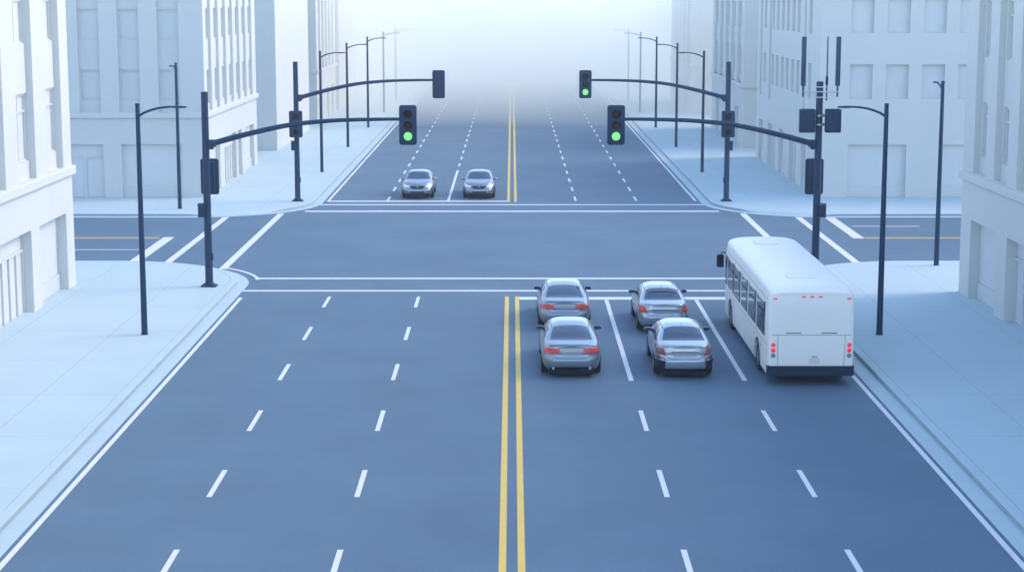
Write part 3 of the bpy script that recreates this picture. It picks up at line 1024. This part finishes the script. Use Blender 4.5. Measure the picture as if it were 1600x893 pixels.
        b.patch('plate_recess', PLATE, r, 'rear', [(-.34, .68), (.34, .68)], [(-.39, .825), (.39, .825)], 12, 6, 0.004)
        b.line('chrome_strip', SEAM, r, 'rear', [(-.42, .842), (.42, .842)], 0.022, 0.010)
        b.line('boot_gap', SEAM, r, 'rear', [(-.62, .735), (-.50, .655), (-.38, .625), (0, .62), (.38, .625), (.50, .655), (.62, .735)], 0.012, 0.003)
        b.line('boot_gap', SEAM, r, 'rear', [(-.80, .965), (-.40, 1.0), (0, 1.008), (.40, 1.0), (.80, .965)], 0.012, 0.003)
        b.line('aerial_base', SEAM, r, 'top', [(0, -0.74), (0, -0.68)], 0.03, 0.012, 3)
        if dim:
            bm_ = b.patch('bumper_bar', PAINT2, r, 'rear', [(-.60, .36), (0, .345), (.60, .36)], [(-.60, .60), (0, .61), (.60, .60)], 20, 8, 0.05, 0.045)
            for k in (-1, 1):
                f = (lambda P: P) if k > 0 else mirror_x
                b.patch('bumper_corner', DARK, r, 'rear', f([(.605, .255), (.82, .30)]), f([(.605, .575), (.845, .575)]), 10, 8, 0.045, 0.04)
                b.line('bumper_edge', DARK, r, 'rear', f([(.56, .575), (.66, .645), (.78, .66), (.86, .635)]), 0.03, 0.02, 16)
            b.patch('rear_valance', DARK, r, 'rear', [(-.60, .255), (.60, .255)], [(-.60, .325), (.60, .325)], 12, 3, 0.012)
        else:
            b.line('bumper_crease', SEAM, r, 'rear', [(-.86, .575), (-.5, .555), (0, .55), (.5, .555), (.86, .575)], 0.010, 0.003)
            b.patch('rear_valance', DARK, r, 'rear', [(-.66, .255), (.66, .255)], [(-.70, .315), (.70, .315)], 14, 3, 0.006)
            b.line('parcel_shelf_edge', DARK, r, 'top', [(-.50, -1.27), (-.35, -1.20), (-.10, -1.18), (0, -1.21), (.10, -1.18), (.35, -1.20), (.50, -1.27)], 0.05, 0.012, 30)
    if kind == 'front':
        for k in (-1, 1):
            f = (lambda P: P) if k > 0 else mirror_x
            h = b.patch('headlight', HEADLAMP, r, 'front', f([(.46, .665), (.62, .655), (.82, .70)]), f([(.43, .735), (.64, .79), (.83, .835)]), 16, 8, 0.010, 0.012)
            b.patch('fog_lamp_slot', DARK, r, 'front', f([(.50, .415), (.78, .445)]), f([(.52, .475), (.80, .495)]), 12, 4, 0.008)
            b.line('bonnet_crease', SEAM, r, 'top', f([(.40, 2.12), (.52, 1.75), (.62, 1.25)]), 0.012, 0.003, 20)
            b.line('lower_lip', CHROME, r, 'front', f([(.44, .40), (.52, .385), (.80, .41)]), 0.018, 0.010, 12)
        gr = b.patch('grille', DARK, r, 'front', [(-.30, .575), (0, .565), (.30, .575)], [(-.44, .735), (0, .745), (.44, .735)], 18, 8, 0.008)
        for zz in (.61, .65, .69):
            wv = .33 + (zz - .60) * .8
            b.line('grille_bar', SEAM, gr, 'front', [(-wv, zz), (wv, zz)], 0.014, 0.016, 14)
        b.line('grille_trim', CHROME, r, 'front', [(-.46, .745), (0, .757), (.46, .745)], 0.016, 0.012, 20)
        b.line('grille_trim', CHROME, r, 'front', [(-.46, .74), (-.32, .565), (0, .555), (.32, .565), (.46, .74)], 0.016, 0.012, 30)
        b.patch('lower_intake', DARK, r, 'front', [(-.38, .365), (0, .355), (.38, .365)], [(-.44, .455), (0, .445), (.44, .455)], 16, 4, 0.008)
        b.patch('front_splitter', DARK, r, 'front', [(-.70, .255), (.70, .255)], [(-.72, .29), (.72, .29)], 14, 3, 0.005)
        c = b.hit((0, 9, .66), (0, -1, 0), 0.02)
        em = MB()
        em.lathe([(.058, 0), (.075, 0), (.075, .02), (.058, .02)], c, (0, 1, 0), 24)
        def stroke(p, q):
            d = Vector((q[0] - p[0], 0, q[1] - p[1])).normalized()
            nx = Vector((-d.z, 0, d.x)) * 0.007
            poly = [(c.x + p[0] + nx.x, c.z + p[1] + nx.z), (c.x + q[0] + nx.x, c.z + q[1] + nx.z), (c.x + q[0] - nx.x, c.z + q[1] - nx.z), (c.x + p[0] - nx.x, c.z + p[1] - nx.z)]
            em.prism(poly, c.y + 0.004, c.y + 0.018, 'y')
        for sgn in (-1, 1):
            stroke((sgn * .028, .050), (0, .008))
            stroke((sgn * .054, .022), (sgn * .026, -.048))
            stroke((sgn * .026, -.048), (0, -.002))
        em.build('badge', CHROME, r, weld=0)
    return r

sedan('coupe', 'silver sedan with bright red tail lights, behind another in the lane by the yellow lines', (1.82, 56.95, 0))
sedan('coupe', 'silver sedan with bright red tail lights, first at the stop line by the yellow lines', (1.84, 64.95, 0))
sedan('notch', 'pale silver sedan with an all-silver rear and curved shelf line, first in the middle lane', (5.25, 64.2, 0))
sedan('notch', 'pale silver sedan with dark bumper corners, second in the middle lane beside the bus', (5.27, 56.7, 0))
sedan('front', 'oncoming silver sedan nearer the yellow lines at the far stop line', (-1.90, 106.35, 0), PI)
sedan('front', 'oncoming silver sedan further from the yellow lines, beside the dashed lane line', (-5.42, 106.35, 0), PI)

# ------------------------------------------------------------------ bus
def make_bus():
    Y0, Y1 = -5.9, 5.9
    r = thing('bus', 'white single-deck city bus with black windows waiting beside the right kerb', 'bus', (8.94, 59.42, 0))
    b = Body(Y0, Y1, 1.300, [(Y0, 2.74), (Y0 + .10, 2.86), (Y0 + .35, 2.97), (Y0 + 1.1, 3.03), (0, 3.05), (Y1 - 1, 3.04), (Y1 - .35, 2.98), (Y1 - .1, 2.86), (Y1, 2.72)],
             [(Y0, 2.70), (Y1, 2.70)], 0.30,
             wz=[(0, .985), (.1, .995), (.5, 1.0), (.85, .992), (.93, .985), (1, .965), (1.2, .95)],
             ry=[(0, .02), (.3, 0), (.7, .005), (.92, .02), (1, .05), (1.2, .06)],
             fy=[(0, .05), (.3, 0), (.6, .02), (.92, .12), (1, .18), (1.2, .2)],
             wheels=(-3.62, 3.52), wr=0.52, mr=44, mf=14, lean=0.0, n=3.2, nseg=80, nlow=26, narch=26)
    b.build('body', BUS, r)
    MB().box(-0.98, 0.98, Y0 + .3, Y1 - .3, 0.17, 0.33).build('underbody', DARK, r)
    wins = [(-5.14, -3.41), (-3.08, -1.36), (-0.99, 0.50), (0.86, 2.42), (2.65, 4.29), (4.61, 5.60)]
    for side in ('left', 'right'):
        for i, (a, c) in enumerate(wins):
            if side == 'right' and i in (1, 5):
                continue
            w = b.patch('side_window', BUS_GLASS, r, side, [(a, 1.38), (c, 1.38)], [(a, 2.42), (c, 2.42)], 8, 12, 0.012, 0.01)
            b.line('window_bar', DARK, w, side, [(a, 2.08), (c, 2.08)], 0.035, 0.018, 8)
            b.line('window_bar', DARK, w, side, [(a + .02, 1.38), (a + .02, 2.42)], 0.05, 0.018, 8)
            b.line('window_bar', DARK, w, side, [(c - .02, 1.38), (c - .02, 2.42)], 0.05, 0.018, 8)
        b.line('roof_seam', SEAM, r, side, [(Y0 + .3, 2.56), (Y1 - .3, 2.56)], 0.014, 0.004, 40)
        for (a, c) in ((-5.60, .30), (-4.35, .30), (-2.85, .30), (-.6, .30), (2.6, .30), (4.4, .30)):
            b.line('panel_gap', SEAM, r, side, [(a, c + .06), (a, 1.18)], 0.010, 0.003, 14)
        b.line('panel_gap', SEAM, r, side, [(Y0 + .25, 1.20), (Y1 - .3, 1.20)], 0.010, 0.003, 40)
        sd = -1 if side == 'left' else 1
        for y in (-3.62, 3.52):
            wheel(r, sd * 1.14, y, 0.46, 0.28, sd, 8)
            P = [(y + .55 * math.cos(a), 0.465 + .56 * math.sin(a)) for a in np.linspace(R(-12), R(192), 30)]
            b.line('wheel_arch_trim', DARK, r, side, P, 0.07, 0.012, 40)
        for (y, z) in ((-4.55, .98), (-2.75, 1.02), (2.55, .95), (4.55, .95)):
            b.line('side_marker', AMBER_OFF, r, side, [(y, z), (y + .10, z)], 0.05, 0.012, 3)
    for (a, c) in ((-2.55, -1.45), (4.45, 5.45)):
        d = b.patch('door', BUS_GLASS, r, 'right', [(a, .36), (c, .36)], [(a, 2.40), (c, 2.40)], 6, 16, 0.012, 0.01)
        b.line('door_bar', DARK, d, 'right', [((a + c) / 2, .36), ((a + c) / 2, 2.40)], 0.06, 0.018, 12)
    b.patch('windscreen', BUS_GLASS, r, 'front', [(-1.08, 1.05), (0, 1.02), (1.08, 1.05)], [(-1.05, 2.12), (1.05, 2.12)], 14, 10, 0.012)
    b.patch('destination_panel', BUS_GLASS, r, 'front', [(-.95, 2.2), (.95, 2.2)], [(-.93, 2.46), (.93, 2.46)], 12, 4, 0.012)
    for k in (-1, 1):
        b.patch('headlight', HEADLAMP, r, 'front', [(k * .75, .66), (k * 1.08, .66)], [(k * .75, .86), (k * 1.08, .86)], 6, 4, 0.012)
    # rear end
    bp = MB()
    poly = [(-1.297, Y0 + .28), (-1.297, Y0 + .02), (-1.26, Y0 - .035), (1.26, Y0 - .035), (1.297, Y0 + .02), (1.297, Y0 + .28)]
    bp.prism(poly, 0.30, 0.60)
    bp.build('rear_bumper', BUMPER, r, bevel=0.02)
    pan = b.line('engine_hatch_gap', SEAM, r, 'rear', [(-1.24, 1.54), (1.24, 1.54)], 0.012, 0.003, 30)
    for k in (-1, 1):
        b.line('engine_hatch_gap', SEAM, r, 'rear', [(k * 1.005, 1.53), (k * 1.0, 1.0), (k * .985, .60)], 0.012, 0.003, 14)
        b.line('grille_slot', SEAM, r, 'rear', [(k * .30, 1.60), (k * .76, 1.60)], 0.026, 0.006, 8)
        for (z, m) in ((1.235, BUS_RED), (1.075, BUS_RED), (.92, BUS_GREY)):
            c = b.hit((k * 1.135, -9, z), (0, 1, 0), 0.0)
            ln = MB().lathe([(.068, .0), (.066, .018), (.045, .032), (.0, .036)], c, (0, -1, 0), 22)
            ln.build('tail_lamp' if m is BUS_RED else 'reversing_lamp', m, r, smooth=50)
    for x in (-1.10, -.25, 0, .25, 1.10):
        zz = 2.685 if abs(x) < 1 else 2.63
        c = b.hit((x, -9, zz), (0, 1, 0), 0.006)
        mk = MB()
        mk.box(c.x - .055, c.x + .055, c.y - .022, c.y + .01, c.z - .022, c.z + .022)
        mk.build('clearance_lamp', BUS_RED, r, bevel=0.008)
    pl = MB()
    c = b.hit((0.10, -9, .76), (0, 1, 0), 0.004)
    pl.box(c.x - .16, c.x + .16, c.y - .012, c.y + .01, c.z - .075, c.z + .075)
    pl.build('number_plate', PLATE_W, r, bevel=0.004)
    c = b.hit((0.10, -9, .885), (0, 1, 0), 0.004)
    MB().box(c.x - .08, c.x + .08, c.y - .03, c.y + .01, c.z - .012, c.z + .012).build('plate_lamp', BUS_GREY, r)
    # roof hatches
    for y in (3.10, -4.40):
        z = b.hit((0, y, 6), (0, 0, -1), 0.0).z
        ht = MB()
        ht.prism(rrect(0.80, 0.86, 0.08), -0.015, 0.045)
        ht.build('roof_hatch', BUS, r, (-0.12, y + .35, z), smooth=30, bevel=0.02)
    # front mirror on its arm
    for k in (-1, 1):
        mm = MB()
        mm.tube([(k * 1.16, 5.62, 2.36), (k * 1.36, 5.74, 2.40), (k * 1.40, 5.76, 2.30)], 0.022, 8)
        mo = mm.build('mirror_arm', DARK, r, smooth=50)
        mg = MB()
        mg.prism(rrect(0.25, 0.46, 0.06), 5.70, 5.84, 'y')
        me_ = mg.build('mirror', DARK, mo, (k * 1.42, 0, 2.08), smooth=30, bevel=0.02)
    b.line('wiper', DARK, r, 'front', [(-.5, 1.05), (-.1, 1.9)], 0.03, 0.03, 10)
    return r
BUMPER = mat('navy_bumper_plastic', (0.010, 0.026, 0.060), 0.6, spec=0.25)
PLATE_W = mat('blank_number_plate', (0.66, 0.69, 0.73), 0.4)
make_bus()

# ------------------------------------------------------------------ haze and the fog bank at the end of the avenue
def air(name, density, box, label):
    m = bpy.data.materials.new(name + '_air')
    m.use_nodes = True
    t = m.node_tree
    for n in list(t.nodes):
        if n.type == 'BSDF_PRINCIPLED':
            t.nodes.remove(n)
    pv = t.nodes.new('ShaderNodeVolumePrincipled')
    pv.inputs['Color'].default_value = (*HAZE_COLOR, 1)
    pv.inputs['Density'].default_value = density
    pv.inputs['Anisotropy'].default_value = 0.65
    t.links.new(pv.outputs[0], t.nodes['Material Output'].inputs['Volume'])
    o = MB().box(*box).build(name, m, weld=0)
    o['kind'] = 'stuff'
    o['label'] = label
    return o
air('haze', HAZE_DENSITY, (-3400, 3400, -3400, 3400, -1.5, 14.2), 'thin pale haze in the air over the whole crossing')
air('fog_bank', FOG_DENSITY, (-3300, 3300, 161.2, 3300, -1.0, 13.6), 'dense white fog bank swallowing the far end of the avenue')
